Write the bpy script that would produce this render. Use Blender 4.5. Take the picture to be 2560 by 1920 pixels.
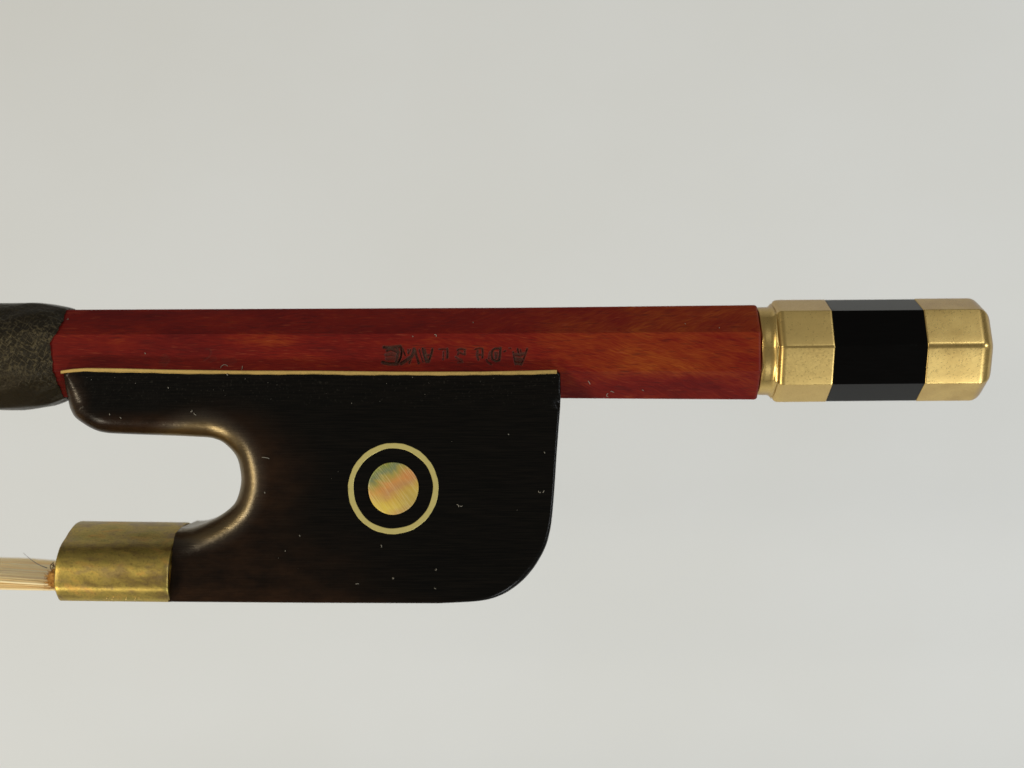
import bpy, bmesh, math, random
import numpy as np
from mathutils import Vector, Matrix
from mathutils.geometry import delaunay_2d_cdt

random.seed(7)
rng = np.random.default_rng(7)
for o in list(bpy.data.objects):
    bpy.data.objects.remove(o, do_unlink=True)
scene = bpy.context.scene
C = scene.collection

# ------------------------------------------------------------------ units
# drawing unit = 0.04 mm; x to the right, v downwards (drawing sheet 2560 x 1920), d = depth towards the viewer
U = 0.00004
D = 4100.0                       # viewing distance in drawing units (164 mm)

def W(x, v, d):                  # sheet coordinates -> metres
    return ((x - 1280.0) * U, -d * U, (960.0 - v) * U)

def real(x, v, d):               # undo the perspective for a point seen at (x, v) that lies d nearer
    k = (D - d) / D
    return 1280.0 + (x - 1280.0) * k, 960.0 + (v - 960.0) * k

# ------------------------------------------------------------------ camera
cam = bpy.data.cameras.new('camera')
camo = bpy.data.objects.new('camera', cam)
C.objects.link(camo)
camo.location = (0, -D * U, 0)
camo.rotation_euler = (math.radians(90), 0, 0)
cam.sensor_width = 36.0
cam.lens = 36.0 * D / 2560.0
cam.clip_start = 0.005
cam.clip_end = 20.0
cam.dof.use_dof = True
cam.dof.focus_distance = (D - 120) * U
cam.dof.aperture_fstop = 16.0
scene.camera = camo

# ------------------------------------------------------------------ world, lamps, exposure
world = bpy.data.worlds.new('World')
scene.world = world
world.use_nodes = True
bg = world.node_tree.nodes['Background']
bg.inputs['Color'].default_value = (1.0, 0.96, 0.88, 1)
bg.inputs['Strength'].default_value = 0.16

def area(name, pos, power, sx, sy, col=(1, 0.93, 0.82), target=(0, 0, 0)):
    l = bpy.data.lights.new(name, 'AREA')
    l.shape = 'RECTANGLE'
    l.size, l.size_y = sx, sy
    l.energy = power
    l.color = col
    o = bpy.data.objects.new(name, l)
    C.objects.link(o)
    o.location = pos
    dirv = Vector(target) - Vector(pos)
    o.rotation_euler = dirv.to_track_quat('-Z', 'Y').to_euler()
    return o

WARM = (1.0, 0.89, 0.70)
COOL = (0.93, 0.965, 1.0)
area('lamp_low_left', (-0.54, -0.54, -0.70), 3.3, 0.18, 0.14, WARM, (0.05, 0.1, -0.04))
area('lamp_low_right', (0.46, -0.54, -0.72), 3.5, 0.18, 0.16, COOL, (-0.02, 0.1, -0.04))
area('lamp_left', (-0.76, -0.70, 0.06), 2.0, 0.13, 0.15, WARM, (0.05, 0.1, -0.02))
area('lamp_high_left', (-0.64, -0.76, 0.44), 2.2, 0.15, 0.15, WARM, (0.05, 0.1, 0))
area('lamp_high_right', (0.46, -0.74, 0.66), 1.3, 0.24, 0.20, COOL, (0.0, 0.1, 0))
area('lamp_right', (0.90, -0.58, 0.02), 2.6, 0.12, 0.18, COOL, (-0.02, 0.1, -0.04))

scene.view_settings.view_transform = 'Standard'
scene.view_settings.look = 'None'
scene.view_settings.gamma = 1.0
scene.view_settings.exposure = 0.0
scene.view_settings.use_curve_mapping = False
scene.render.engine = 'CYCLES'

# ------------------------------------------------------------------ material helpers
class NT:
    def __init__(self, name):
        self.m = bpy.data.materials.new(name)
        self.m.use_nodes = True
        self.t = self.m.node_tree
        self.b = self.t.nodes['Principled BSDF']
        tc = self.t.nodes.new('ShaderNodeTexCoord')
        sc = self.t.nodes.new('ShaderNodeVectorMath'); sc.operation = 'SCALE'
        sc.inputs['Scale'].default_value = 1.0 / U
        self.t.links.new(tc.outputs['Object'], sc.inputs[0])
        self.p = sc.outputs[0]                       # drawing units: x - 1280, -depth, 960 - v
        sp = self.t.nodes.new('ShaderNodeSeparateXYZ')
        self.t.links.new(self.p, sp.inputs[0])
        self.x, self.y, self.z = sp.outputs
    def put(self, sock, v):
        if hasattr(v, 'is_linked') or isinstance(v, bpy.types.NodeSocket):
            self.t.links.new(v, sock)
        else:
            sock.default_value = v
    def math(self, op, a, b=0.0, c=0.0, clamp=False):
        n = self.t.nodes.new('ShaderNodeMath'); n.operation = op; n.use_clamp = clamp
        for i, v in enumerate((a, b, c)):
            self.put(n.inputs[i], v)
        return n.outputs[0]
    def vec(self, x, y, z):
        n = self.t.nodes.new('ShaderNodeCombineXYZ')
        for i, v in enumerate((x, y, z)):
            self.put(n.inputs[i], v)
        return n.outputs[0]
    def svec(self, fx, fy, fz, off=(0, 0, 0)):
        n = self.t.nodes.new('ShaderNodeMapping')
        n.inputs['Scale'].default_value = (fx, fy, fz)
        n.inputs['Location'].default_value = off
        self.t.links.new(self.p, n.inputs['Vector'])
        return n.outputs[0]
    def rvec(self, ang, fx, fy, fz):                 # rotated about depth, then scaled
        n = self.t.nodes.new('ShaderNodeMapping'); n.vector_type = 'POINT'
        n.inputs['Rotation'].default_value = (0, math.radians(ang), 0)
        self.t.links.new(self.p, n.inputs['Vector'])
        m = self.t.nodes.new('ShaderNodeMapping')
        m.inputs['Scale'].default_value = (fx, fy, fz)
        self.t.links.new(n.outputs[0], m.inputs['Vector'])
        return m.outputs[0]
    def noise(self, vec, scale=1.0, detail=2.0, rough=0.5, dist=0.0):
        n = self.t.nodes.new('ShaderNodeTexNoise')
        self.put(n.inputs['Vector'], vec)
        n.inputs['Scale'].default_value = scale
        n.inputs['Detail'].default_value = detail
        n.inputs['Roughness'].default_value = rough
        n.inputs['Distortion'].default_value = dist
        return n.outputs['Fac']
    def voro(self, vec, scale=1.0, feature='DISTANCE_TO_EDGE'):
        n = self.t.nodes.new('ShaderNodeTexVoronoi'); n.feature = feature
        self.put(n.inputs['Vector'], vec)
        n.inputs['Scale'].default_value = scale
        return n.outputs['Distance']
    def ramp(self, fac, stops, interp='LINEAR'):
        n = self.t.nodes.new('ShaderNodeValToRGB')
        cr = n.color_ramp; cr.interpolation = interp
        while len(cr.elements) < len(stops):
            cr.elements.new(0.5)
        for e, (pos, col) in zip(cr.elements, stops):
            e.position = pos
            if not isinstance(col, tuple):
                col = (col, col, col)
            e.color = (*col, 1)
        self.put(n.inputs[0], fac)
        return n.outputs[0]
    def mix(self, fac, a, b, mode='MIX'):
        n = self.t.nodes.new('ShaderNodeMix'); n.data_type = 'RGBA'; n.blend_type = mode
        self.put(n.inputs[0], fac)
        for i, v in ((6, a), (7, b)):
            if isinstance(v, tuple) and len(v) == 3:
                v = (*v, 1)
            self.put(n.inputs[i], v)
        return n.outputs[2]
    def rng(self, v, a, b, c, d, smooth=False):
        n = self.t.nodes.new('ShaderNodeMapRange')
        n.clamp = True
        if smooth:
            n.interpolation_type = 'SMOOTHSTEP'
        self.put(n.inputs[0], v)
        for i, q in enumerate((a, b, c, d)):
            n.inputs[i + 1].default_value = q
        return n.outputs[0]
    def blob(self, cx, cv, rx, rv):                  # 1 in the middle of an ellipse on the sheet, 0 outside
        a = self.math('DIVIDE', self.math('SUBTRACT', self.x, cx - 1280.0), rx)
        b = self.math('DIVIDE', self.math('SUBTRACT', self.z, 960.0 - cv), rv)
        r = self.math('SQRT', self.math('ADD', self.math('MULTIPLY', a, a), self.math('MULTIPLY', b, b)))
        return self.rng(r, 0.0, 1.0, 1.0, 0.0, True)
    def attr(self, name):
        n = self.t.nodes.new('ShaderNodeAttribute'); n.attribute_name = name
        return n.outputs['Fac']
    def bump(self, h, strength, dist_units, normal=None):
        n = self.t.nodes.new('ShaderNodeBump')
        n.inputs['Strength'].default_value = strength
        n.inputs['Distance'].default_value = dist_units * U
        self.put(n.inputs['Height'], h)
        if normal is not None:
            self.put(n.inputs['Normal'], normal)
        return n.outputs[0]
    def set(self, **kw):
        for k, v in kw.items():
            k = {'base': 'Base Color', 'rough': 'Roughness', 'metal': 'Metallic', 'spec': 'Specular IOR Level',
                 'normal': 'Normal', 'coat': 'Coat Weight', 'coatr': 'Coat Roughness', 'sheen': 'Sheen Weight',
                 'aniso': 'Anisotropic', 'tint': 'Specular Tint', 'sss': 'Subsurface Weight', 'ior': 'IOR', 'trans': 'Transmission Weight'}[k]
            if isinstance(v, tuple) and len(v) == 3:
                v = (*v, 1)
            self.put(self.b.inputs[k], v)
        return self.m

def mat_paper():
    n = NT('white_paper')
    f = n.noise(n.svec(0.012, 0.012, 0.02), 1, 5, 0.6)
    g = n.noise(n.svec(0.0006, 0.0006, 0.0008), 1, 3, 0.55)
    c = n.mix(n.rng(g, 0.3, 0.7, 0, 1), (0.715, 0.742, 0.752), (0.735, 0.766, 0.788))
    c = n.mix(n.rng(f, 0.3, 0.7, 0.0, 0.10), c, (0.665, 0.695, 0.69))
    return n.set(base=c, rough=0.9, spec=0.15, normal=n.bump(f, 0.25, 8))

def mat_wood():
    n = NT('pernambuco')
    w = n.math('ABSOLUTE', n.math('SUBTRACT', n.z, 131.0))
    warp = n.noise(n.svec(0.004, 0.004, 0.008), 1, 2)
    w = n.math('ADD', w, n.math('MULTIPLY', n.math('SUBTRACT', warp, 0.5), 60.0))
    k = n.rng(n.x, -560, 0, 10.0, 3.1, True)
    q = n.math('SQRT', n.math('ADD', 1.0, n.math('MULTIPLY', k, k)))
    s = n.math('DIVIDE', n.math('SUBTRACT', n.x, n.math('MULTIPLY', k, w)), q)
    a = n.math('DIVIDE', n.math('ADD', n.math('MULTIPLY', k, n.x), w), q)
    yy = n.math('MULTIPLY', n.y, 0.01)
    fine = n.noise(n.vec(n.math('MULTIPLY', s, 0.40), n.math('MULTIPLY', a, 0.030), yy), 1, 4, 0.6)
    mid = n.noise(n.vec(n.math('MULTIPLY', s, 0.035), n.math('MULTIPLY', a, 0.007), yy), 1, 3, 0.55)
    big = n.noise(n.svec(0.0042, 0.004, 0.011, (3.1, 0, 1.7)), 1, 3, 0.55)
    pore = n.noise(n.svec(0.025, 0.05, 0.38), 1, 2, 0.5)
    t = n.math('ADD', n.math('MULTIPLY', fine, 0.30), n.math('ADD', n.math('MULTIPLY', mid, 0.15), n.math('ADD', 0.18, n.math('MULTIPLY', big, 0.36))))
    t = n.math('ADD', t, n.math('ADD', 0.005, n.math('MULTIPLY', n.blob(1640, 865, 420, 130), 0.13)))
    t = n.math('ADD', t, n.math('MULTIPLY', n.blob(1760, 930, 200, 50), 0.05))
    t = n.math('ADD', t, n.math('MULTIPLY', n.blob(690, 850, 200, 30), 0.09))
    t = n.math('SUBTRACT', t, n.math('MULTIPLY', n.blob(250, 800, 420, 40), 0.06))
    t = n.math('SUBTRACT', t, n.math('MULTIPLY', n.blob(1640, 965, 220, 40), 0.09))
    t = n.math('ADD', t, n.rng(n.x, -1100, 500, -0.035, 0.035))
    c = n.ramp(t, [(0.40, (0.046, 0.0036, 0.0040)), (0.52, (0.092, 0.0052, 0.0045)), (0.62, (0.138, 0.0082, 0.0046)),
                   (0.72, (0.196, 0.026, 0.0056)), (0.86, (0.31, 0.078, 0.010))])
    c = n.mix(n.rng(pore, 0.56, 0.74, 0, 0.6), c, (0.045, 0.007, 0.006))
    c = n.mix(n.rng(pore, 0.36, 0.26, 0, 0.30), c, (0.30, 0.07, 0.03))
    dirt = n.attr('dirt')
    dn = n.noise(n.svec(0.25, 0.25, 0.25), 1, 3)
    c = n.mix(n.math('MULTIPLY', dirt, n.rng(dn, 0.25, 0.6, 0.55, 0.95), clamp=True), c,
              n.mix(dn, (0.010, 0.007, 0.005), (0.058, 0.040, 0.027)))
    h = n.math('ADD', n.math('MULTIPLY', fine, 0.6), n.math('MULTIPLY', pore, 0.5))
    return n.set(base=c, rough=n.rng(fine, 0.2, 0.8, 0.34, 0.5), spec=0.12, normal=n.bump(h, 0.12, 2.0))

def mat_ebony():
    n = NT('worn_ebony')
    nz = n.noise(n.svec(0.012, 0.012, 0.03), 1, 5, 0.65)
    gr = n.noise(n.svec(0.012, 0.05, 0.45), 1, 3, 0.6)
    sp = n.noise(n.svec(0.16, 0.16, 0.16), 1, 2, 0.6)
    br = n.math('ADD', n.math('MULTIPLY', n.blob(560, 1185, 300, 215), 1.35), n.math('MULTIPLY', n.blob(640, 1500, 620, 80), 0.8))
    bs = n.math('ADD', n.math('MULTIPLY', n.blob(515, 1192, 205, 198), 4.5), n.math('MULTIPLY', n.blob(195, 1010, 80, 110), 1.3))  # raises gloss and bronze tint at throat and heel tip to build up highlights
    bs = n.math('MULTIPLY', bs, n.rng(n.x, -900, -740, 0.45, 1.0), clamp=True)
    br = n.math('ADD', br, n.math('MULTIPLY', n.blob(330, 1075, 330, 60), 1.0))
    br = n.math('ADD', br, n.math('MULTIPLY', n.blob(195, 1010, 80, 110), 1.3))
    br = n.math('MULTIPLY', br, n.rng(nz, 0.25, 0.65, 0.35, 1.0), clamp=True)
    bc_ = n.math('ADD', br, n.math('MULTIPLY', n.blob(600, 1420, 480, 190), n.rng(nz, 0.3, 0.7, 0.15, 0.65)), clamp=True)
    c = n.mix(bc_, n.mix(n.rng(gr, 0.4, 0.65, 0, 1), (0.0020, 0.0019, 0.0016), (0.0046, 0.0037, 0.0027)), n.mix(nz, (0.016, 0.0066, 0.0036), (0.036, 0.0175, 0.0078)))
    cheek = n.math('MULTIPLY', n.rng(n.z, -75, -20, 0, 1, True), n.rng(n.x, -1120, -900, 0.4, 1))
    dust = n.math('MULTIPLY', cheek, n.rng(sp, 0.60, 0.80, 0, 0.26))
    c = n.mix(dust, c, (0.05, 0.044, 0.034))
    rr = n.math('ADD', n.math('ADD', n.rng(gr, 0.3, 0.7, 0.22, 0.29), n.math('MULTIPLY', bs, 0.07)), n.math('MULTIPLY', dust, 0.4))
    h = n.math('ADD', n.math('MULTIPLY', gr, 0.5), n.math('MULTIPLY', n.noise(n.svec(0.025, 0.025, 0.025), 1, 4, 0.6), 2.2))
    return n.set(base=c, rough=rr, spec=n.rng(bs, 0.1, 0.8, 0.16, 1.0), ior=n.rng(bs, 0.2, 0.9, 1.45, 1.74), tint=n.mix(bs, (1, 1, 1), (1.0, 0.78, 0.42)), normal=n.bump(h, 0.22, 2.5))

def mat_ebony_polished():
    n = NT('polished_ebony')
    gr = n.noise(n.svec(0.02, 0.2, 0.5), 1, 3, 0.6)
    c = n.mix(gr, (0.0012, 0.0012, 0.0012), (0.0022, 0.002, 0.0018))
    return n.set(base=c, rough=n.rng(gr, 0.3, 0.7, 0.10, 0.16), ior=1.20, spec=0.5, normal=n.bump(gr, 0.05, 1.0))

def mat_gold(name='gold', tarnish=0.35, rough=(0.26, 0.38)):
    n = NT(name)
    sp = n.noise(n.svec(0.22, 0.22, 0.22), 1, 3, 0.65)
    cl = n.noise(n.svec(0.018, 0.018, 0.018), 1, 4, 0.6)
    c = n.mix(n.rng(cl, 0.35, 0.7, 0, tarnish), (0.745, 0.535, 0.19), (0.48, 0.31, 0.10))
    c = n.mix(n.rng(sp, 0.45, 0.75, 0, 0.32), c, (0.50, 0.32, 0.10))
    sc = n.noise(n.rvec(28, 0.02, 0.1, 0.5), 1, 2, 0.6)
    h = n.math('ADD', n.math('MULTIPLY', sp, 0.14), n.math('ADD', n.math('MULTIPLY', cl, 0.7), n.math('MULTIPLY', sc, 0.25)))
    return n.set(base=c, metal=1.0, tint=(0.62, 0.64, 0.80), rough=n.rng(sp, 0.3, 0.7, *rough), normal=n.bump(h, 0.10, 2.0))

def mat_ferrule():
    n = NT('tarnished_brass')
    a = n.noise(n.rvec(-14, 0.013, 0.02, 0.036), 1, 5, 0.66, 0.4)
    b = n.noise(n.svec(0.016, 0.02, 0.024, (5, 2, 9)), 1, 4, 0.6)
    sp = n.noise(n.svec(0.2, 0.2, 0.2), 1, 3, 0.65)
    c = n.ramp(a, [(0.30, (0.42, 0.29, 0.12)), (0.43, (0.53, 0.39, 0.11)), (0.54, (0.60, 0.46, 0.12)), (0.68, (0.68, 0.42, 0.11))])
    c = n.mix(n.rng(b, 0.52, 0.68, 0, 0.5), c, (0.34, 0.31, 0.07))
    c = n.mix(n.rng(b, 0.46, 0.34, 0, 0.5), c, (0.33, 0.235, 0.14))
    c = n.mix(n.rng(sp, 0.52, 0.72, 0, 0.6), c, (0.20, 0.135, 0.065))
    h = n.math('ADD', n.math('MULTIPLY', sp, 0.5), n.math('MULTIPLY', a, 0.9))
    return n.set(base=c, metal=1.0, tint=(0.62, 0.64, 0.75), rough=n.rng(a, 0.3, 0.7, 0.33, 0.5), normal=n.bump(h, 0.22, 2.0))

def mat_ring():
    n = NT('brass_inlay')
    sp = n.noise(n.svec(0.12, 0.12, 0.12), 1, 3, 0.6)
    c = n.mix(sp, (0.53, 0.46, 0.16), (0.61, 0.53, 0.20))
    return n.set(base=c, metal=0.55, rough=0.5, normal=n.bump(sp, 0.12, 1.0))

def mat_pearl():
    n = NT('abalone')
    cx = n.math('SUBTRACT', n.x, -296.0)
    cz = n.math('SUBTRACT', n.z, -261.0)
    wv = n.noise(n.rvec(-25, 0.012, 0.012, 0.03), 1, 4, 0.6, 0.8)
    band = n.math('ADD', n.math('MULTIPLY', n.math('ADD', n.math('MULTIPLY', cx, 0.55), n.math('MULTIPLY', cz, -0.85)), 0.0062),
                  n.math('ADD', n.math('MULTIPLY', wv, 0.34), 0.305))
    c = n.ramp(band, [(0.00, (0.42, 0.34, 0.05)), (0.10, (0.13, 0.22, 0.03)), (0.19, (0.10, 0.19, 0.11)), (0.26, (0.34, 0.30, 0.06)),
                      (0.38, (0.66, 0.27, 0.07)), (0.48, (0.55, 0.25, 0.10)), (0.58, (0.68, 0.43, 0.06)), (0.72, (0.78, 0.58, 0.09)), (0.85, (0.62, 0.36, 0.12)), (0.96, (0.52, 0.46, 0.08))])
    e = n.rng(cx, 5, 55, 0, 1, True)
    c = n.mix(n.math('MULTIPLY', e, n.rng(cz, 40, -10, 0.0, 0.65)), c, (0.36, 0.27, 0.07))
    c = n.mix(n.blob(1030, 1180, 26, 20), c, (0.62, 0.23, 0.07))
    st = n.noise(n.rvec(-54, 0.012, 0.1, 0.42), 1, 3, 0.65)
    c = n.mix(n.math('MULTIPLY', n.blob(945, 1255, 60, 50), 0.8), c, (0.86, 0.70, 0.11))
    c = n.mix(0.22, c, (0.50, 0.36, 0.12))
    c = n.mix(n.rng(st, 0.52, 0.70, 0, 0.5), c, (0.80, 0.66, 0.34))
    c = n.mix(n.rng(st, 0.45, 0.30, 0, 0.4), c, (0.28, 0.15, 0.06))
    return n.set(base=c, metal=0.15, rough=0.32, spec=0.45, normal=n.bump(n.math('ADD', st, wv), 0.25, 2.0))

def mat_leather():
    n = NT('dark_leather')
    wob = n.noise(n.svec(0.012, 0.02, 0.012), 1, 3)
    d1 = n.noise(n.rvec(60, 0.05, 0.10, 0.22), 1, 3, 0.6, 0.5)
    v1 = n.voro(n.rvec(63, 0.014, 0.04, 0.085), 1.0)
    v2 = n.voro(n.rvec(-35, 0.012, 0.04, 0.07), 1.0)
    cr = n.math('MINIMUM', v1, v2)
    fade = n.math('MULTIPLY', n.rng(n.z, -25, 60, 0.05, 1, True), n.rng(n.z, 175, 120, 0.2, 1, True))
    fib = n.noise(n.svec(0.16, 0.16, 0.16), 1, 3)
    glint_ridge = n.math('MULTIPLY', n.math('MULTIPLY', n.rng(cr, 0.0, 0.09, 1.0, 0.0), fade), n.rng(fib, 0.40, 0.62, 0.0, 1.0))
    c = n.mix(wob, (0.0035, 0.0030, 0.0019), (0.012, 0.0085, 0.0040))
    c = n.mix(n.math('MULTIPLY', glint_ridge, 0.5), c, (0.17, 0.135, 0.065))  # glints put into the leather colour as pale lines
    h = n.math('ADD', n.math('MULTIPLY', glint_ridge, 0.8), n.math('ADD', n.math('MULTIPLY', d1, n.math('MULTIPLY', fade, 1.2)), n.math('MULTIPLY', fib, 0.2)))
    return n.set(base=c, rough=n.rng(fib, 0.3, 0.7, 0.33, 0.52), spec=0.30, tint=(1.0, 0.88, 0.66), normal=n.bump(h, 0.6, 5.0))

def mat_hair():
    n = NT('bow_hair')
    tone = n.attr('tone')
    c = n.ramp(tone, [(0.0, (0.76, 0.46, 0.19)), (0.35, (0.86, 0.61, 0.29)), (0.7, (0.92, 0.73, 0.38)), (1.0, (0.95, 0.84, 0.54))])
    return n.set(base=c, rough=0.38, spec=0.5, trans=0.0, sss=0.0)

def mat_wedge():
    n = NT('orange_wood_fibre')
    a = n.noise(n.svec(0.12, 0.12, 0.12), 1, 4, 0.7)
    b = n.rng(n.z, -435, -462, 0, 1)
    c = n.ramp(a, [(0.30, (0.19, 0.07, 0.015)), (0.5, (0.50, 0.23, 0.045)), (0.7, (0.74, 0.42, 0.12))])
    return n.set(base=c, rough=0.75, spec=0.25, normal=n.bump(a, 0.8, 6))

def mat_plain(name, base, rough=0.6, **kw):
    n = NT(name)
    v = n.noise(n.svec(0.1, 0.1, 0.1), 1, 2)
    c = n.mix(v, base, tuple(q * 0.75 for q in base))
    return n.set(base=c, rough=rough, **kw)

M = dict(paper=mat_paper(), wood=mat_wood(), ebony=mat_ebony(), ebonyp=mat_ebony_polished(), gold=mat_gold('gold', 0.25),
         goldcap=mat_gold('worn_gold', 0.5, (0.25, 0.37)), lining=mat_gold('gold_lining', 0.2, (0.42, 0.55)),
         ferrule=mat_ferrule(), ring=mat_ring(), pearl=mat_pearl(), leather=mat_leather(), hair=mat_hair(), wedge=mat_wedge(),
         lint=mat_plain('white_lint', (0.28, 0.26, 0.21), 0.8), grey_hair=mat_plain('grey_hair', (0.20, 0.19, 0.20), 0.5),
         cork=mat_plain('scrap', (0.30, 0.22, 0.12), 0.8))

# ------------------------------------------------------------------ mesh helpers
def link(name, verts, faces, mat, parent=None, smooth=True, weighted=False, attrs=None, kind=None):
    me = bpy.data.meshes.new(name)
    me.from_pydata([tuple(p) for p in verts], [], [tuple(f) for f in faces])
    me.validate()
    bm = bmesh.new(); bm.from_mesh(me)
    bmesh.ops.recalc_face_normals(bm, faces=bm.faces)
    bm.to_mesh(me); bm.free()
    if smooth:
        me.polygons.foreach_set('use_smooth', [True] * len(me.polygons))
    if attrs:
        for k, vals in attrs.items():
            at = me.attributes.new(k, 'FLOAT', 'POINT')
            at.data.foreach_set('value', np.asarray(vals, dtype=np.float32))
    me.materials.append(M[mat])
    o = bpy.data.objects.new(name, me)
    C.objects.link(o)
    if parent is not None:
        o.parent = parent
        o.matrix_parent_inverse = parent.matrix_world.inverted()
    if weighted:
        md = o.modifiers.new('weighted_normal', 'WEIGHTED_NORMAL')
        md.keep_sharp = True
        md.weight = 60
    if kind:
        o['kind'] = kind
    return o

def loft(sections, closed_caps=(True, True)):
    """sections: list of equally long closed rings of points"""
    n = len(sections[0])
    verts = [p for s in sections for p in s]
    faces = []
    for i in range(len(sections) - 1):
        for j in range(n):
            k = (j + 1) % n
            faces.append((i * n + j, i * n + k, (i + 1) * n + k, (i + 1) * n + j))
    if closed_caps[0]:
        faces.append(tuple(range(n)))
    if closed_caps[1]:
        o = (len(sections) - 1) * n
        faces.append(tuple(o + j for j in range(n)))
    return verts, faces

def tube(path, r, n=6):
    verts, faces = [], []
    pts = [Vector(p) for p in path]
    up = Vector((0.13, 0.97, 0.2)).normalized()
    for i, p in enumerate(pts):
        t = (pts[min(i + 1, len(pts) - 1)] - pts[max(i - 1, 0)]).normalized()
        a = t.cross(up).normalized(); b = t.cross(a)
        ri = r if not callable(r) else r(i / (len(pts) - 1))
        for j in range(n):
            an = 2 * math.pi * j / n
            verts.append(p + (a * math.cos(an) + b * math.sin(an)) * ri)
    for i in range(len(pts) - 1):
        for j in range(n):
            k = (j + 1) % n
            faces.append((i * n + j, i * n + k, (i + 1) * n + k, (i + 1) * n + j))
    faces.append(tuple(range(n)))
    faces.append(tuple((len(pts) - 1) * n + j for j in range(n)))
    return verts, faces

def join(parts):
    V, F = [], []
    for v, f in parts:
        o = len(V)
        V += list(v)
        F += [tuple(i + o for i in q) for q in f]
    return V, F

def oct_ring(apothem, fillet0, rot=0.0, seg=4, mids=1, front=None):
    """octagon as a list of (d, up): flats to the front when rot = 0; corners filleted"""
    pts = []
    R = apothem / math.cos(math.pi / 8)
    for i in range(8):
        ca = math.radians(22.5 + 45 * i) + rot
        fillet = front if (front is not None and i == 7) else fillet0
        fc = R - fillet / math.cos(math.pi / 8)
        for j in range(seg + 1):
            a = ca - math.pi / 8 + (math.pi / 4) * j / seg
            pts.append((fc * math.cos(ca) + fillet * math.cos(a), fc * math.sin(ca) + fillet * math.sin(a)))
        if mids:
            a0 = ca + math.pi / 8
            na = ca + math.pi / 4
            p0 = pts[-1]
            fil2 = front if (front is not None and i == 6) else fillet0
            fc2 = R - fil2 / math.cos(math.pi / 8)
            fn = (fc2 * math.cos(na) + fil2 * math.cos(a0), fc2 * math.sin(na) + fil2 * math.sin(a0))
            for m in range(1, mids + 1):
                t = m / (mids + 1)
                pts.append((p0[0] + (fn[0] - p0[0]) * t, p0[1] + (fn[1] - p0[1]) * t))
    return pts

def interp(x, xs, ys):
    return float(np.interp(x, xs, ys))

# ------------------------------------------------------------------ setting: white sheet behind
sheet_y = 0.17
bd_v, bd_f = [], []
nx = 100
for i in range(nx + 1):
    for j in range(nx + 1):
        x = -1.0 + 2.0 * i / nx; z = -1.0 + 2.0 * j / nx
        zz = max(0.0, min(0.16, z + 0.05 - 0.35 * x)); bd_v.append((x, sheet_y + 0.6 * zz * zz + 0.19 * max(0.0, z + 0.05 - 0.35 * x - 0.16) + 0.002 * math.sin(x * 14 + 1) * math.cos(z * 17), z))  # bend shaped to darken the sheet towards the upper left
for i in range(nx):
    for j in range(nx):
        a = i * (nx + 1) + j
        bd_f.append((a, a + 1, a + nx + 2, a + nx + 1))
bd = link('backdrop', bd_v, bd_f, 'paper', kind='structure')

# ------------------------------------------------------------------ the bow
bow = bpy.data.objects.new('string_bow', None)
bow.location = W(1280, 1480, 0)
C.objects.link(bow)
bpy.context.view_layer.update()
bow['label'] = 'red brown string instrument bow with black frog and gold mounted button'
bow['category'] = 'bow'

# ---- stick -----------------------------------------------------------
SX = [-3000, 200, 1300, 1886]
SC = [890, 884.4, 882.9, 881.65]
SH = [100, 108.2, 111.7, 116.9]
def stick_c(x): return interp(x, SX, SC)
def stick_h(x): return interp(x, SX, SH)

# maker's stamp, struck upside down into the front flat; strokes as seen (x, v), half width, depth, dirt
S = []
def st(pts, hw=1.7, dep=4.0, dirt=1.0):
    S.append((pts, hw, dep, dirt))
# E, struck twice and blurred
st([(1002, 867), (1004, 880), (1002, 893), (994, 911)], 2.2, 6, 1)
st([(992, 868), (995, 880), (991, 905)], 3.0, 4, 1)
st([(960, 868), (975, 869), (1000, 866)], 3.2, 5, 1)
st([(968, 876), (975, 872), (986, 876), (996, 880)], 3.0, 4, 1)
st([(966, 887), (978, 884), (990, 888)], 4.0, 2.5, .65)
st([(968, 897), (980, 896), (990, 897)], 4.0, 2.5, .6)
st([(957, 906), (972, 910), (992, 910)], 3.2, 5, 1)
# V
st([(1006, 870), (1009, 878), (1013, 888)], 1.6, 4, .8)
st([(1003, 909), (1015, 901), (1028, 892), (1034, 882), (1035, 873)], 3.4, 4.5, 1)
st([(1020, 874), (1021, 884), (1026, 874)], 1.8, 3, .8)
st([(1037, 873), (1040, 885), (1047, 908)], 2.4, 4, .9)
st([(1023, 908), (1027, 899)], 1.8, 3, .8)
# I
st([(1048, 874), (1052, 888), (1058, 905)], 1.6, 3, .6)
# A
st([(1057, 872), (1060, 886), (1066, 905)], 2.4, 4, 1)
st([(1081, 873), (1078, 886), (1071, 905)], 2.2, 4, 1)
st([(1062, 873), (1066, 890), (1069, 903)], 1.8, 3, .9)
st([(1062, 888), (1078, 887)], 2.0, 3, .8)
# L
st([(1118, 872), (1119, 882), (1118, 894)], 2.2, 3.5, .9)
st([(1098, 873), (1108, 872), (1118, 873)], 1.5, 2.5, .6)
st([(1109, 879), (1108, 899)], 1.6, 2.5, .6)
# B
st([(1144, 875), (1152, 872), (1163, 874)], 2.0, 3, .75)
st([(1145, 886), (1147, 880), (1153, 883), (1162, 886), (1162, 878)], 2.0, 3, .8)
st([(1140, 892), (1146, 898), (1153, 899), (1156, 905), (1146, 906)], 2.2, 2.5, .6)
# E
st([(1206, 872), (1207, 882), (1206, 894)], 2.0, 3.5, .9)
st([(1188, 873), (1198, 870), (1206, 871)], 1.7, 3, .7)
st([(1194, 877), (1193, 888), (1196, 899)], 2.4, 3, .8)
st([(1192, 886), (1205, 887)], 2.0, 3, .7)
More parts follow.
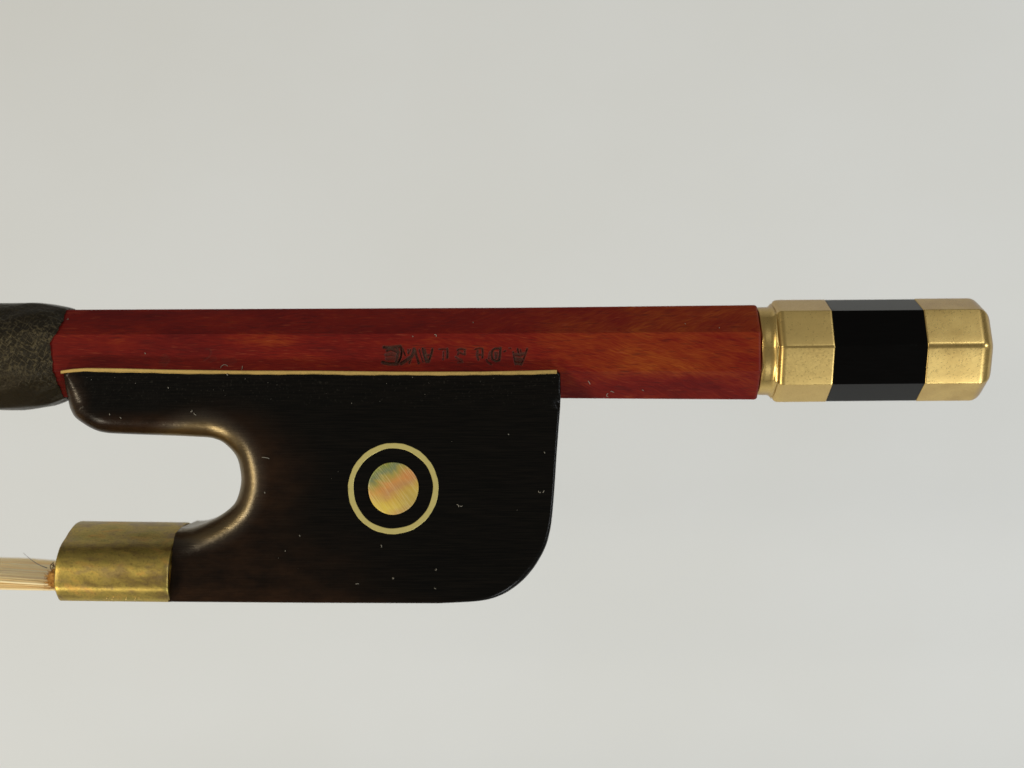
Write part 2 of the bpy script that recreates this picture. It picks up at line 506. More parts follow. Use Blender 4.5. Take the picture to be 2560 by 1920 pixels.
# D
st([(1251, 870), (1250, 885), (1248, 900)], 2.4, 4, 1)
st([(1250, 871), (1238, 871), (1231, 876), (1229, 886), (1231, 898), (1240, 903), (1248, 901)], 2.2, 4, 1)
st([(1238, 881), (1239, 897)], 1.8, 3, .9)
st([(1243, 880), (1242, 894)], 1.5, 3, .8)
st([(1216, 899), (1220, 906), (1228, 911)], 1.8, 3, .7)
st([(1225, 880), (1222, 896)], 2.2, 2.5, .6)
# .
st([(1260, 879), (1264, 877)], 1.7, 3, .7)
st([(1273, 870), (1277, 871)], 1.6, 2.5, .5)
# A
st([(1283, 880), (1286, 896), (1289, 911)], 1.8, 3.5, .9)
st([(1294, 872), (1296, 882), (1299, 889)], 1.9, 4, .9)
st([(1301, 874), (1303, 882)], 1.6, 3, .8)
st([(1318, 872), (1312, 890), (1303, 912)], 2.0, 3.5, .8)
st([(1288, 886), (1300, 887), (1311, 884)], 3.2, 3, .9)
st([(1291, 897), (1298, 899), (1302, 898)], 4.2, 2.6, .9)
st([(1292, 908), (1302, 909)], 3.4, 2.6, .9)
# worn remains of a second stamp further left
st([(406, 898), (412, 893), (418, 899), (410, 910), (404, 906)], 6, 0.3, .22)
st([(514, 873), (523, 872), (527, 880), (524, 889), (514, 898), (508, 901)], 1.8, 0.5, .20)
st([(560, 900), (575, 905), (584, 902)], 6, .3, .15)
st([(527, 900), (536, 896)], 5, .3, .15)

def stamp(u, v):
    """arrays of seen positions -> (depth, dirt)"""
    dep = np.zeros_like(u); dirt = np.zeros_like(u)
    for pts, hw, dp, di in S:
        x0 = min(p[0] for p in pts) - 8; x1 = max(p[0] for p in pts) + 8
        sel = (u > x0) & (u < x1)
        if not sel.any():
            continue
        uu, vv = u[sel], v[sel]
        best = np.full(uu.shape, 1e9)
        for (ax, ay), (bx, by) in zip(pts[:-1], pts[1:]):
            dx, dy = bx - ax, by - ay
            t = np.clip(((uu - ax) * dx + (vv - ay) * dy) / (dx * dx + dy * dy), 0, 1)
            best = np.minimum(best, np.hypot(uu - ax - t * dx, vv - ay - t * dy))
        f = np.clip((hw * 1.35 - best) / (hw * 0.8), 0, 1)
        f = f * f * (3 - 2 * f)
        dep[sel] = np.maximum(dep[sel], f * dp)
        g = np.clip((hw * 1.9 - best) / (hw * 1.1), 0, 1)
        dirt[sel] = np.maximum(dirt[sel], g * di)
    return dep, dirt

def build_stick():
    xs = list(np.arange(-3000, 380, 60.0)) + list(np.arange(380, 620, 2.0)) + list(np.arange(620, 950, 15.0)) \
        + list(np.arange(950, 1330, 1.25)) + list(np.arange(1330, 1878, 15.0)) + [1878, 1881, 1883.5, 1885.3, 1886]
    base = oct_ring(1.0, 0.035, 0.0, 4, 0)
    # refine the front flat: it lies between corner i=7 (-22.5 deg) and corner i=0 (+22.5 deg)
    ring = []
    n = len(base)
    for i, p in enumerate(base):
        q = base[(i + 1) % n]
        ring.append(p)
        L = math.hypot(q[0] - p[0], q[1] - p[1])
        if L > 0.4:
            front = p[0] > 0.9 and q[0] > 0.9
            m = 78 if front else 3
            for k in range(1, m):
                t = k / m
                ring.append((p[0] + (q[0] - p[0]) * t, p[1] + (q[1] - p[1]) * t))
    ring = np.array(ring)
    N = len(ring)
    X = np.repeat(np.array(xs), N)
    rd = np.tile(ring[:, 0], len(xs)); ru = np.tile(ring[:, 1], len(xs))
    hh = np.interp(X, SX, SH); cc = np.interp(X, SX, SC)
    ends = np.clip((X - 1877.0) / 9.0, 0, 1)
    hh = hh - 7.0 * (1 - np.sqrt(np.clip(1 - ends ** 2, 0, 1)))
    d = rd * hh
    v = cc - ru * hh
    front = rd > 0.985
    k = (D - d) / D
    su = 1280 + (X - 1280) / k; sv = 960 + (v - 960) / k
    dep = np.zeros_like(X); dirt = np.zeros_like(X)
    a, b = stamp(su[front], sv[front])
    dep[front] = a; dirt[front] = b
    jit = rng.normal(0, 0.35, size=X.shape) * (dep > 0.5)
    d = d - dep + jit
    P = np.stack([(X - 1280) * U, -d * U, (960 - v) * U], 1)
    faces = []
    for i in range(len(xs) - 1):
        o = i * N
        for j in range(N):
            kk = (j + 1) % N
            faces.append((o + j, o + kk, o + N + kk, o + N + j))
    faces.append(tuple(range(N)))
    faces.append(tuple((len(xs) - 1) * N + j for j in range(N)))
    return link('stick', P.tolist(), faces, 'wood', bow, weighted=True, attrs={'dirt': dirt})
stick = build_stick()

# ---- leather grip ------------------------------------------------------
def build_grip():
    na, ns = 160, 90
    angs = np.linspace(0, 360, na, endpoint=False)          # 0 = front, 90 = top
    ea = [0, 12, 25, 50, 70, 90, 135, 180, 225, 260, 270, 300, 315, 335, 350, 360]
    ev = [158, 155, 171, 179, 178, 178, 176, 172, 170, 174, 174, 171, 167, 164, 161, 158]
    sm = np.interp(np.arange(0, 360, 1.0), ea, ev)
    for _ in range(12):
        sm = 0.25 * np.roll(sm, 1) + 0.5 * sm + 0.25 * np.roll(sm, -1)
    edge = lambda a: float(np.interp(a % 360, np.arange(0, 361, 1.0), np.append(sm, sm[0])))
    V = []
    for i in range(ns + 1):
        t = i / ns
        sdist = 1500.0 * (1 - t) ** 3.2                       # distance from the cut edge
        for a in angs:
            e = edge(a)
            e += 1.0 * math.sin(a * 0.31) + 0.8 * math.sin(a * 0.83 + 1)
            x = e - sdist
            s = min(1.0, sdist / 112.0)
            th = 4.0 + 20.0 * (1 - (1 - s) ** 2.2) + 1.0 * math.sin(a * 0.11 + x * 0.02) + 0.7 * math.sin(a * 0.27 - x * 0.05) + 0.8 * math.sin(x * 0.045 + a * 0.05)
            r = math.radians(a)
            ap = stick_h(x)
            m = (r + math.pi / 8) % (math.pi / 4) - math.pi / 8
            ro = ap / math.cos(m)
            rc = ap * 1.035
            rr = (ro * (1 - 0.55 * s) + rc * 0.55 * s) + th
            rr -= 7.0 * s * math.sin(r)
            V.append(W(x, stick_c(x) - rr * math.sin(r), rr * math.cos(r)))
    # lip closing on the stick
    for a in angs:
        e = edge(a) + 1.0 * math.sin(a * 0.31) + 0.8 * math.sin(a * 0.83 + 1) - 0.6
        r = math.radians(a)
        m = (r + math.pi / 8) % (math.pi / 4) - math.pi / 8
        rr = stick_h(e) / math.cos(m) - 1.5
        V.append(W(e, stick_c(e) - rr * math.sin(r), rr * math.cos(r)))
    F = []
    for i in range(ns + 1):
        for j in range(na):
            k = (j + 1) % na
            F.append((i * na + j, i * na + k, (i + 1) * na + k, (i + 1) * na + j))
    return link('leather_grip', V, F, 'leather', bow)
build_grip()

# ---- frog --------------------------------------------------------------
def Fd(v):                                    # depth of the flat front face
    return 130.0 + (v - 925.0) * 0.125

def catmull(pts, step=5.0):
    out = []
    n = len(pts)
    for i in range(n - 1):
        p0 = pts[max(i - 1, 0)]; p1 = pts[i]; p2 = pts[i + 1]; p3 = pts[min(i + 2, n - 1)]
        L = math.hypot(p2[0] - p1[0], p2[1] - p1[1])
        m = max(1, int(L / step))
        for k in range(m):
            t = k / m
            r = []
            for c in range(3):
                a, b, cc, dd = p0[c], p1[c], p2[c], p3[c]
                r.append(0.5 * (2 * b + (cc - a) * t + (2 * a - 5 * b + 4 * cc - dd) * t * t + (3 * b - a - 3 * cc + dd) * t ** 3))
            out.append(tuple(r))
    out.append(pts[-1])
    return out

# each run: list of (seen x, seen v, rounding radius) and the depth the seen edge lies at
def rz(pts, dfun):
    return [(*real(u, v, dfun(v, r)), r) for u, v, r in pts]
front = lambda v, r: Fd(v) - r * 0.9
back = lambda v, r: -(Fd(v) - r * 0.9)
top_run = rz([(157, 930, 10), (175, 928, 4), (210, 926, 3), (300, 926, 3), (500, 930, 3), (800, 931, 3), (1000, 934, 3), (1200, 934, 3), (1350, 931, 3), (1398, 930, 4)], front)
right_run = rz([(1401, 934, 5), (1401.6, 999, 8), (1396, 1079, 8), (1391.6, 1139, 8), (1386.5, 1218, 8), (1380.5, 1290, 9), (1374.5, 1330, 11), (1364.6, 1365.5, 13),
                (1346.7, 1401, 15), (1322.8, 1435, 17), (1291, 1465, 16), (1251, 1489, 13), (1199.5, 1502.8, 9), (1100, 1508.8, 6)], front)
bot_run = rz([(1095, 1508.9, 6), (800, 1507.8, 5), (621, 1506.5, 5), (427, 1505, 4)], front)
joint_run = [(462, 1478, -1), (466, 1420, -1), (468, 1360, -1), (468, 1314, -1)]
tb = [(*real(u, v, dd), r) for u, v, r, dd in ((473, 1309.8, 76, 0), (486, 1308, 74, -30), (515, 1303, 66, -60), (543.5, 1293.6, 59, 10), (564, 1281, 57, 80))]
tr = rz([(582, 1262, 56), (593.7, 1239, 56), (600, 1212.7, 56), (601, 1192, 56), (595.7, 1159, 56), (586.5, 1137, 56), (570, 1118, 56), (551.7, 1104, 56),
         (527, 1095.5, 56), (502.5, 1093, 56), (441, 1090, 56), (400, 1088.7, 56), (299, 1085, 56), (262.7, 1082.5, 58), (239, 1077, 60), (214, 1064.4, 60),
         (186.8, 1044.6, 60), (176, 1026.5, 56), (171.4, 1013.8, 50), (167.8, 992, 42), (163, 970, 34), (159.7, 943, 20)], lambda v, r: Fd(v) - r * 0.75)
thr = catmull(tb + tr, 5.0)
outline = catmull(top_run, 8)[:-1] + catmull(right_run, 6)[:-1] + catmull(bot_run, 8)[:-1] + catmull(joint_run, 8)[:-1] + thr
# drop near duplicates
ol = [outline[0]]
for p in outline[1:]:
    if math.hypot(p[0] - ol[-1][0], p[1] - ol[-1][1]) > 1.5:
        ol.append(p)
if math.hypot(ol[0][0] - ol[-1][0], ol[0][1] - ol[-1][1]) < 1.5:
    ol.pop()
outline = ol

def build_frog():
    O = np.array(outline)                    # x, v, r
    # smooth the radii along the outline
    r = O[:, 2].copy()
    skip = r < 0
    skipseg = skip | np.roll(skip, -1)
    for _ in range(6):
        a0 = np.where(np.roll(skip, 1), r, np.roll(r, 1)); a1 = np.where(np.roll(skip, -1), r, np.roll(r, -1))
        r = np.where(skip, r, 0.25 * a0 + 0.5 * r + 0.25 * a1)
    r[skip] = 3.0
    O[:, 2] = r
    n = len(O)
    A = O[:, :2]; B = np.roll(A, -1, 0)
    RA = r; RB = np.roll(r, -1)
    def dist(P):
        P = np.asarray(P, float)
        best = np.full(len(P), 1e9); br = np.zeros(len(P))
        for i in range(n):
            if skipseg[i]:
                continue
            dv = B[i] - A[i]
            t = np.clip(((P - A[i]) @ dv) / (dv @ dv), 0, 1)
            q = np.hypot(P[:, 0] - A[i, 0] - t * dv[0], P[:, 1] - A[i, 1] - t * dv[1])
            m = q < best
            best[m] = q[m]; br[m] = (RA[i] + (RB[i] - RA[i]) * t)[m]
        return best, br
    def inside(P):
        P = np.asarray(P, float)
        c = np.zeros(len(P), bool)
        for i in range(n):
            x1, y1 = A[i]; x2, y2 = B[i]
            m = ((y1 > P[:, 1]) != (y2 > P[:, 1]))
            if m.any():
                xx = (x2 - x1) * (P[:, 1] - y1) / ((y2 - y1) if y2 != y1 else 1e-9) + x1
                c ^= m & (P[:, 0] < xx)
        return c
    T = np.roll(A, -1, 0) - np.roll(A, 1, 0)
    T /= np.linalg.norm(T, axis=1)[:, None]
    area2 = np.sum(A[:, 0] * B[:, 1] - B[:, 0] * A[:, 1])
    Nn = np.stack([-T[:, 1], T[:, 0]], 1) * (1 if area2 > 0 else -1)
    pts = []
    fr = [0.02, 0.06, 0.12, 0.2, 0.3, 0.42, 0.56, 0.72, 0.88, 1.0, 1.15]
    for f in fr:
        sdist = f * r
        Q = A + Nn * sdist[:, None]
        dd, _ = dist(Q)
        ins = inside(Q)
        for q, a, b, g in zip(Q, dd, sdist, ins):
            if g and b > 0.05 and a > b * 0.93 - 0.05:
                pts.append(q)
    gx = np.arange(150, 1410, 14.0); gv = np.arange(925, 1510, 14.0)
    G = np.array([(a + (7 if j % 2 else 0), b) for j, b in enumerate(gv) for a in gx])
    G = G[inside(G)]
    dd, rr = dist(G)
    pts += [q for q, a, b in zip(G, dd, rr) if a > b * 1.18 + 2]
    # thin out
    cell = {}
    keep = []
    for q in pts:
        key = (int(q[0] // 1.0), int(q[1] // 1.0))
        if key in cell:
            continue
        cell[key] = 1
        keep.append(q)
    allp = [Vector((p[0], p[1])) for p in A] + [Vector((float(q[0]), float(q[1]))) for q in keep]
    edges = [(i, (i + 1) % n) for i in range(n)]
    v2, e2, f2, ov, oe, of = delaunay_2d_cdt(allp, edges, [], 1, 1e-4)
    P = np.array([(p[0], p[1]) for p in v2])
    s, rad = dist(P)
    q = np.clip(1 - s / np.maximum(rad, 0.5), 0, 1)
    drop = rad * (1 - np.sqrt(np.clip(1 - q * q, 0, 1)))
    depth = 130.0 + (P[:, 1] - 925.0) * 0.125 - drop
    # small chip in the edge below the lining
    for cx, cv, cr, cd in ((1396, 1000, 9, 6), (1398, 1012, 6, 5), (1325, 1430, 10, 3)):
        xx, vv = real(cx, cv, 140)
        depth -= cd * np.exp(-(((P[:, 0] - xx) / cr) ** 2 + ((P[:, 1] - vv) / cr) ** 2))
    m = len(P)
    V = [W(P[i, 0], P[i, 1], depth[i]) for i in range(m)] + [W(P[i, 0], P[i, 1], -depth[i]) for i in range(m)]
    F = [tuple(f) for f in f2] + [tuple(m + i for i in reversed(f)) for f in f2]
    # boundary edges -> walls
    cnt = {}
    for f in f2:
        for a, b in zip(f, list(f[1:]) + [f[0]]):
            k = (min(a, b), max(a, b))
            cnt[k] = cnt.get(k, 0) + 1
    for (a, b), c in cnt.items():
        if c == 1:
            F.append((a, b, m + b, m + a))
    return link('frog', V, F, 'ebony', bow, weighted=True)
frog = build_frog()
frog['label'] = 'black worn frog with rounded throat and inlaid eye'

# ---- gold lining between frog and stick ----------------------------------
def build_lining():
    top = [(152, 926), (165, 924), (185, 921.5), (215, 919.5), (300, 920.5), (420, 923.5), (600, 926), (800, 926.5), (1000, 928.8), (1200, 928.6), (1330, 926), (1390, 924.2), (1399, 925.5)]
    secs = []
    xs = np.arange(152, 1399.1, 8)
    for u in xs:
        v0 = interp(u, [p[0] for p in top], [p[1] for p in top])
        x, t0 = real(u, v0, 132)
        c = stick_c(x) + stick_h(x)
        th = 9.0 + 0.7 * math.sin(u * 0.03) + 0.4 * math.sin(u * 0.11)
        w0 = min(1.0, max(0.0, (u - 250) / 60.0))
        bo = (62 + (112 - 62) * (1 - w0), c + 22 + (t0 + 8 - c - 22) * (1 - w0))
        bi = (48 + (110 - 48) * (1 - w0), c + 2 + (t0 + 7 - c - 2) * (1 - w0))
        prof = [(132.5, t0 + 0.8), (133.2, t0 + 2), (133.2, t0 + th - 1), (132, t0 + th), bo, (-bo[0], bo[1]), (-132, t0 + th), (-133.2, t0 + th - 1), (-133.2, t0 + 2), (-132.5, t0 + .8),
                (-131, t0), (-118, t0), (-114, t0 + 6), (-bi[0], bi[1]), bi, (114, t0 + 6), (118, t0), (131, t0)]
        secs.append([W(x, v, d) for d, v in prof])
    v, f = loft(secs)
    o = link('lining', v, f, 'lining', frog, smooth=False)
    o['label'] = 'thin gold strip along the top edge of the frog'
    return o
build_lining()

# ---- inlaid eye ------------------------------------------------------------
def on_face(x, v, lift):
    return W(x, v, Fd(v) + lift)
def build_eye():
    ec = real(983, 1221, Fd(1221))
    k = (D - Fd(1221)) / D
    n = 128
    secs = []
    ro, ri = 113 * k, 99.5 * k
    wob = [0.5 * math.sin(5 * a) + 0.35 * math.sin(11 * a + 1) for a in np.linspace(0, 2 * math.pi, n, endpoint=False)]
    for i in range(n):
        a = 2 * math.pi * i / n
        prof = [(ri + wob[i], -3), (ri + wob[i], 0.9), (ri + 0.8 + wob[i], 1.5), (ro - 0.8 + wob[(i * 3) % n] * .6, 1.5), (ro + wob[(i * 3) % n] * .6, 0.9), (ro, -3)]
        secs.append([on_face(ec[0] + q * math.cos(a), ec[1] - q * math.sin(a), l) for q, l in prof])
    secs.append(secs[0])
    v, f = loft(secs, (False, False))
    link('eye_ring', v, f, 'ring', frog, smooth=False)
    rp = 64 * k
    rings = [(1.0, -3), (1.0, 0.6), (0.985, 1.3), (0.95, 1.6), (0.8, 2.0), (0.5, 2.3), (0.2, 2.4)]
    V, F = [], []
    for q, l in rings:
        for i in range(n):
            a = 2 * math.pi * i / n
            rr = rp * q * (1 + 0.006 * math.sin(3 * a + 1) + 0.004 * math.sin(7 * a))
            V.append(on_face(ec[0] + rr * math.cos(a) * 0.985, ec[1] - rr * math.sin(a) * 1.015, l))
    for i in range(len(rings) - 1):
        for j in range(n):
            kk = (j + 1) % n
            F.append((i * n + j, i * n + kk, (i + 1) * n + kk, (i + 1) * n + j))
    F.append(tuple((len(rings) - 1) * n + j for j in range(n)))
    o = link('pearl_eye', V, F, 'pearl', frog, weighted=True)
    o['label'] = 'iridescent abalone disc set in the brass ring'
    # the gap's darkness put in as a narrow black strip round the disc
    secs = []
    for i in range(n):
        a = 2 * math.pi * i / n
        w = 1.6 + 0.9 * math.sin(2 * a + 0.8) + 0.4 * math.sin(9 * a)
        prof = [(rp + 0.2, -2), (rp + 0.4, 0.5), (rp + 0.6 + w, 0.5), (rp + 0.8 + w, -2)]
        secs.append([on_face(ec[0] + q * math.cos(a) * 0.985, ec[1] - q * math.sin(a) * 1.015, l) for q, l in prof])
    secs.append(secs[0])
    v, f = loft(secs, (False, False))
    link('dark_gap_ring', v, f, 'ebonyp', frog, smooth=False)
build_eye()

# ---- ferrule ----------------------------------------------------------------
def ferrule_profile():
    half = [(0, 1305), (28, 1306.5), (52, 1310), (92, 1321), (129, 1334), (158, 1344), (181, 1355), (200, 1370), (212, 1386), (219, 1400), (222.5, 1414), (224, 1430), (223, 1443), (220, 1450),
            (216, 1455), (207, 1466), (198, 1474), (190, 1477.5), (176, 1479), (90, 1479), (0, 1479)]
    p = catmull([(a, b, 0) for a, b in half], 5.0)
    fr = [(q[0], q[1]) for q in p]
    return fr + [(-d, v) for d, v in reversed(fr[1:-1])]
FP = ferrule_profile()
def build_ferrule():
    cen = (0, 1405.0)
    def ring(x, grow, dx=None):
        out = []
        for d, v in FP:
            L = math.hypot(d - cen[0], v - cen[1])
            s = (L + grow) / L
            vv = cen[1] + (v - cen[1]) * s + (x - 330) * 0.012
            xx = x
            if dx:
                xx += dx(d, v)
            out.append(W(xx, vv, cen[0] + (d - cen[0]) * s))
        return out
    # the lower front corner of the mouth is worn and dented
    def dent(d, v):
        w = max(0.0, min(1.0, (v - 1440) / 30.0)) * max(0.0, min(1.0, (d - 150) / 40.0))
        return 3.0 * w + 0.2 * math.sin(v * 0.1 + d * 0.05)
    secs = [ring(300, -10), ring(240, -10), ring(200.5, -10, dent), ring(198, -9, dent), ring(197, -6, dent), ring(197.2, -3, dent), ring(198.6, -0.8, dent), ring(201, 0, dent)]
    for x in (212, 230, 260, 300, 340, 380, 420, 450):
        secs.append(ring(x, 0))
    secs += [ring(463, 0), ring(465.4, -0.9), ring(466.2, -3), ring(466, -10), ring(440, -10)]
    v, f = loft(secs, (False, False))
    o = link('ferrule', v, f, 'ferrule', frog, weighted=False)
    o['label'] = 'tarnished brass ferrule holding the hair'
    # hallmarks: small curved strikes near the lower edge, raised lips
    def at(u, vv):
        x, v = real(u, vv, 207)
        return W(x, v, 207.8)
    arcs = []
    for cx, r in ((265, 3.4), (280, 3.8), (312, 5.0), (335, 5.2), (347, 2.2)):
        path = []
        for i in range(9):
            a = math.radians(-85 + 170 * i / 8)
            path.append(at(cx + r * 0.8 * math.cos(a), 1494 + (cx - 265) * 0.02 - r * math.sin(a)))
        arcs.append(tube(path, 0.8 * U, 5))
    v, f = join(arcs)
    link('hallmark', v, f, 'gold', frog, kind='stuff')
build_ferrule()

# ---- hair, wedge ---------------------------------------------------------------
def build_hair():
    parts = []; tones = []
    xs = [330, 240, 200, 170, 120, 60, 0, -90, -220, -500, -1000, -1800, -2800]
    nl = 6
    for L in range(nl):
        m = 74
        for j in range(m):
            d = -192 + 384 * (j + 0.5) / m + random.uniform(-2.5, 2.5)
            lv = (L + 0.5) / nl + random.uniform(-0.08, 0.08)
            ph = random.uniform(0, 6.3); am = random.uniform(0.2, 1.6)
            wild = random.random() < 0.05
            path = []
            for i, x in enumerate(xs):
                t = min(1.0, max(0.0, (230 - x) / 260.0))
                top = 1434 - 18 * t; bot = 1451 - 2 * t
                v = top + (bot - top) * lv + am * math.sin(x * 0.02 + ph) * (0.3 + t) + (random.uniform(-2.5, 2.5) if wild else 0)
                v -= (230 - x) * 0.004
                path.append(W(x, v, d + am * math.cos(x * 0.016 + ph) * 1.5))
            pv, pf = tube(path, random.uniform(2.3, 3.1) * U, 5)
            parts.append((pv, pf))
            tn = random.gauss(0.70, 0.14) + 0.18 * math.sin(d * 0.07 + L)
            tones += [min(1, max(0, tn))] * len(pv)
    v, f = join(parts)
    o = link('bow_hair', v, f, 'hair', bow, attrs={'tone': tones}, kind='stuff')
    o['label'] = 'ribbon of pale straw coloured bow hair'
    # one stray broken grey hair
    sp = [(118, 1420), (104, 1415), (92, 1409), (80, 1401), (70, 1393), (62, 1386), (58.5, 1382)]
    path = [W(*real(u, vv, 60 - i * 4), 60 - i * 4) for i, (u, vv) in enumerate(sp)]
    pv, pf = tube(path, lambda t: (1.1 - 0.75 * t) * U, 5)
    link('stray_hair', pv, pf, 'grey_hair', bow)
build_hair()

def build_wedge():
    # frayed end of the wood wedge, filling the mouth of the ferrule over the hair
    nd, nv = 90, 26
    V, F = [], []
    for i in range(nd + 1):
        d = -196 + 394 * i / nd
        e = 1 - abs(d / 205.0) ** 8
        for j in range(nv + 1):
            t = j / nv
            a = math.pi * (t - 0.5)
            hw = 23.0 * (0.75 + 0.25 * e) + 1.5 * math.sin(d * 0.21) 
            v = 1425 + hw * math.sin(a) * (1.0)
            x = 202 - 32 * max(0, math.cos(a)) ** 0.35 * (0.85 + 0.15 * math.sin(d * 0.13) * math.cos(d * 0.31))
            x += random.uniform(-2.6, 2.2)
            V.append(W(x, v + random.uniform(-1.8, 1.8), d + random.uniform(-1.5, 1.5)))
    for i in range(nd):
        for j in range(nv):
            a = i * (nv + 1) + j
            F.append((a, a + 1, a + nv + 2, a + nv + 1))
    n0 = len(V)
    for i in (0, nd):
        F.append(tuple(i * (nv + 1) + j for j in range(nv + 1)))
    fr = []
    for _ in range(420):                        # loose fibres
        d = random.uniform(-195, 200); v = random.uniform(1410, 1449)
        x0 = 173
        L = random.uniform(3, 11)
        an = random.gauss(0, 0.6)
        p0 = W(x0 + 6, v, d)
        p1 = W(x0 - L * 0.5, v - L * 0.3 * math.sin(an), d + L * 0.3 * random.uniform(-1, 1))
        p2 = W(x0 - L * math.cos(an), v - L * math.sin(an), d + L * 0.6 * random.uniform(-1, 1))
        fr.append(tube([p0, p1, p2], lambda t: (0.9 - 0.6 * t) * U, 4))
    v, f = join([(V, F)] + fr)
    o = link('wedge', v, f, 'wedge', frog, smooth=False)
    o['label'] = 'frayed orange end of the wedge in the ferrule mouth'
    sc = []
    for _ in range(7):
        u = random.uniform(121, 134); vv = random.uniform(1405, 1422)
        q = [(u, vv), (u + random.uniform(-4, 4), vv + random.uniform(3, 7)), (u + random.uniform(-3, 6), vv + random.uniform(8, 14))]
        sc.append(tube([W(*real(a, b, 120), 120 + random.uniform(-4, 4)) for a, b in q], 1.3 * U, 4))
    v, f = join(sc)
    link('fibre_scrap', v, f, 'cork', frog, kind='stuff')
build_wedge()

# ---- adjuster button --------------------------------------------------------------
BX0, BX1 = 1930.0, 2458.0
def bc(x): return 877.4 + (x - 1940) * (-0.0085)
ROT = math.radians(22.5 + 3.6)
def bring(x, ap, fil, front=None):
    pts = oct_ring(ap, fil, ROT, 8, 3, front)
    return [W(x, bc(x) - u, d) for d, u in pts]
def cring(x, r, n=None):
    pts = oct_ring(1.0, 0.01, ROT, 8, 3)
    out = []
    for d, u in pts:
        L = math.hypot(d, u)
        out.append(W(x, bc(x) - u / L * r, d / L * r))
    return out
AP = 128.3 * math.cos(math.pi / 8)
button = bpy.data.objects.new('button', None)
button.parent = bow
button.location = (0, 0, 0)
C.objects.link(button)
button.matrix_parent_inverse = bow.matrix_world.inverted()
bpy.context.view_layer.update()

def mixring(x, r, ap, fil, t):
    a = cring(x, r); b = bring(x, ap, fil)
    return [tuple(p * (1 - t) + q * t for p, q in zip(m, n)) for m, n in zip(a, b)]

# collar: round neck, fillet, octagonal band
secs = [cring(1888, 60), cring(1888, 106.5), cring(1888.8, 108.6), cring(1890.5, 109.6), cring(1900, 110), cring(1910, 110), cring(1918, 110.2), mixring(1923, 111.5, AP * 0.955, 8, 0.25),
        mixring(1926.5, 114, AP * 0.95, 9, 0.75), bring(1928.2, AP - 11, 10), bring(1929.6, AP - 7, 9), bring(1932.5, AP - 3.4, 7), bring(1936.5, AP - 1.2, 5), bring(1941, AP - 0.2, 5, 13), bring(1946, AP, 4, 13), bring(1948, AP, 4, 13),
        bring(1985, AP, 4, 13), bring(2030, AP, 4, 13), bring(2058, AP, 4, 13), bring(2061, AP, 4, 13), bring(2062.2, AP - 0.3, 4, 13), bring(2062.9, AP - 0.8, 4, 13), bring(2063.4, AP - 1.6, 4, 13), bring(2063.5, AP - 14, 2)]
v, f = loft(secs, (True, True))
link('collar', v, f, 'gold', button)['label'] = 'gold collar beside the stick end'
secs = [bring(2063.9, AP - 12, 2), bring(2063.9, AP - 0.9, 4)] + [bring(x, AP - 0.8, 4) for x in (2064.1, 2065, 2080, 2150, 2220, 2270, 2286.2, 2287)] + [bring(2287.2, AP - 0.8, 4), bring(2287.2, AP - 12, 1.6)]
v, f = loft(secs)
link('ebony_band', v, f, 'ebonyp', button, weighted=True)['label'] = 'polished black band between two gold mounts'
secs = [bring(2287.6, AP - 14, 2), bring(2287.7, AP - 1.6, 4, 22), bring(2288.3, AP - 0.5, 4, 22), bring(2289, AP + 0.2, 4, 22)] + [bring(x, AP + 0.3, 4, 22) for x in (2291, 2293, 2320, 2370, 2405, 2417, 2420)]
rr = 40.0
for i in range(0, 13):
    a = math.radians(90 * i / 12)
    secs.append(bring(2421 + 37 * math.sin(a), AP + 0.3 - 48 * (1 - math.cos(a)), 4.0 + 30 * (i / 12) ** 1.3, 22 + 12 * (i / 12)))
secs.append(bring(2458.6, 54, 22))
secs.append(bring(2459, 20, 8))
v, f = loft(secs)
link('end_cap', v, f, 'goldcap', button)['label'] = 'worn gold cap with rounded rim on the far end'
# screw shank inside
secs = [cring(1860, 45), cring(1892, 45)]
v, f = loft(secs)
link('screw_shank', v, f, 'gold', button)

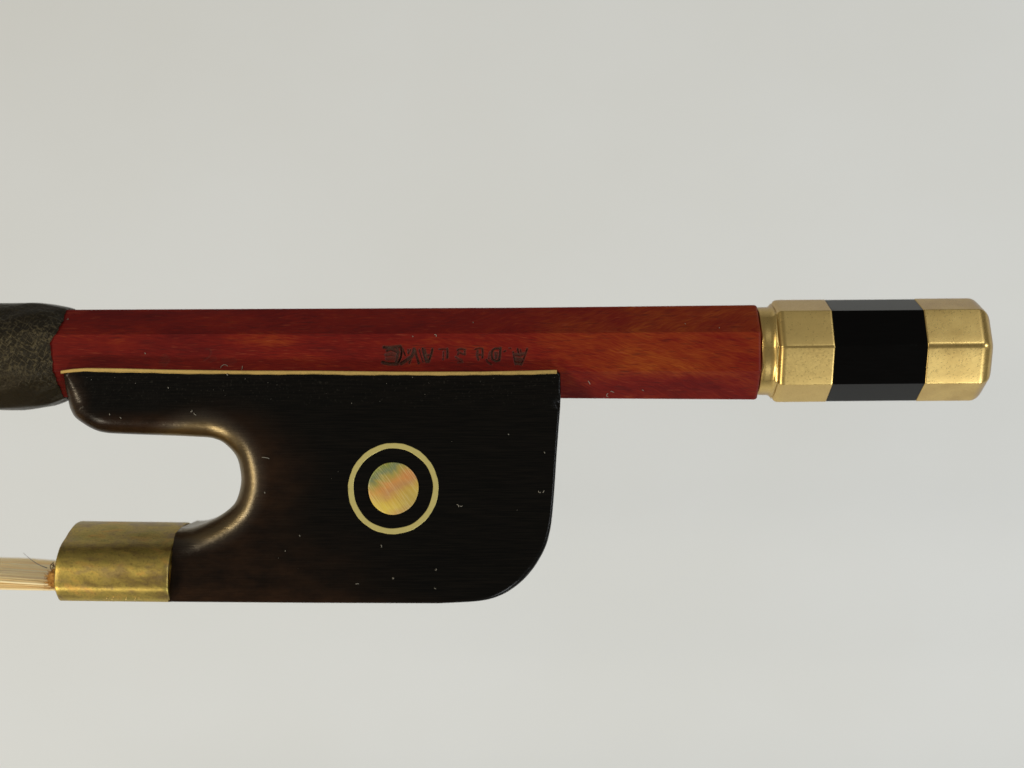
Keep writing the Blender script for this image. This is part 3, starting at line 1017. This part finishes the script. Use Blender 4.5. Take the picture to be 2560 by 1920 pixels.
# ------------------------------------------------------------------ dust and lint on the frog and stick
def build_dust():
    parts = []
    def lint(u, v, d, L, ang, curl):
        x, vv = real(u, v, d)
        p = []
        a = ang
        cx, cv = x, vv
        for i in range(7):
            p.append(W(cx, cv, d + 1.6 + 0.8 * math.sin(i)))
            cx += L / 6 * math.cos(a); cv += L / 6 * math.sin(a)
            a += curl
        parts.append(tube(p, 0.75 * U, 5))
    fd = lambda v: Fd(v) + 0.5
    for u, v, L, a, c in ((1142, 1261, 9, 0.2, 0.3), (1150, 1264, 7, 1.0, -.4), (1352, 1230, 9, 2.4, .5), (1360, 1226, 6, 1.8, .1), (984, 1444, 8, 1.2, .9), (890, 1460, 7, -0.5, .2),
                          (952, 1362, 7, .6, .3), (655, 1143, 18, 0.05, .05), (661, 1230, 4, .3, .4), (1090, 1422, 6, .7, .6), (1086, 1470, 4, .3, .1), (480, 1025, 8, 1.1, .5), (485, 1032, 8, 1.3, -.2),
                          (420, 968, 4, 0.5, .4), (748, 1338, 4, .2, .3), (713, 1376, 3, .8, .3), (1270, 1085, 3, .2, .2), (300, 1043, 5, .3, .3), (274, 1034, 4, .9, .3), (566, 935, 5, .2, .3), (1360, 1130, 4, .3, 0.3)):
        lint(u, v, fd(v), L, a, c)
    for u, v, L, a, c in ((1470, 952, 10, 0.9, .05), (1520, 984, 12, 2.8, -.5), (1526, 978, 9, .1, .1), (1712, 808, 6, .9, .3), (1798, 818, 7, 1.5, .4), (1086, 837, 9, -.4, .5), (1031, 840, 3, .3, .3), (1182, 805, 4, .3, .4),
                          (362, 882, 4, .3, .4), (552, 920, 22, -1.2, .38), (1605, 975, 4, 0, .2), (606, 915, 9, 1.5, .1), (170, 796, 6, .9, .5)):
        x, vv = real(u, v, 112)
        h = stick_h(x); c0 = stick_c(x); up = abs(c0 - vv)
        dd = h if up < h * 0.414 else h - (up - h * 0.414)
        lint(u, v, dd, L, a, c)
    for _ in range(32):                           # specks, mostly on the upper cheek of the frog
        if random.random() < 0.75:
            u = random.uniform(190, 1390); v = 935 + abs(random.gauss(0, 45))
            if u < 560 and v > 1060: continue
            d = Fd(v)
        else:
            u = random.uniform(640, 1370); v = random.uniform(940, 1480); d = Fd(v)
            if u > 1290 and v > 1400: continue
        x, vv = real(u, v, d)
        r = random.choice((0.7, 0.8, 1.0, 1.3)) * random.uniform(0.6, 1.0)
        c = Vector(W(x, vv, d + r * 0.4))
        pv = [c + Vector(q) * r * U for q in ((1, 0, 0), (-1, 0, 0), (0, 1, 0), (0, -1, 0), (0, 0, 1), (0, 0, -1))]
        parts.append((pv, [(0, 2, 4), (2, 1, 4), (1, 3, 4), (3, 0, 4), (2, 0, 5), (1, 2, 5), (3, 1, 5), (0, 3, 5)]))
    v, f = join(parts)
    o = link('dust', v, f, 'lint', None, kind='stuff')
    o['label'] = 'specks of dust and pale lint lying on the frog and stick'
    o['category'] = 'dust'
build_dust()
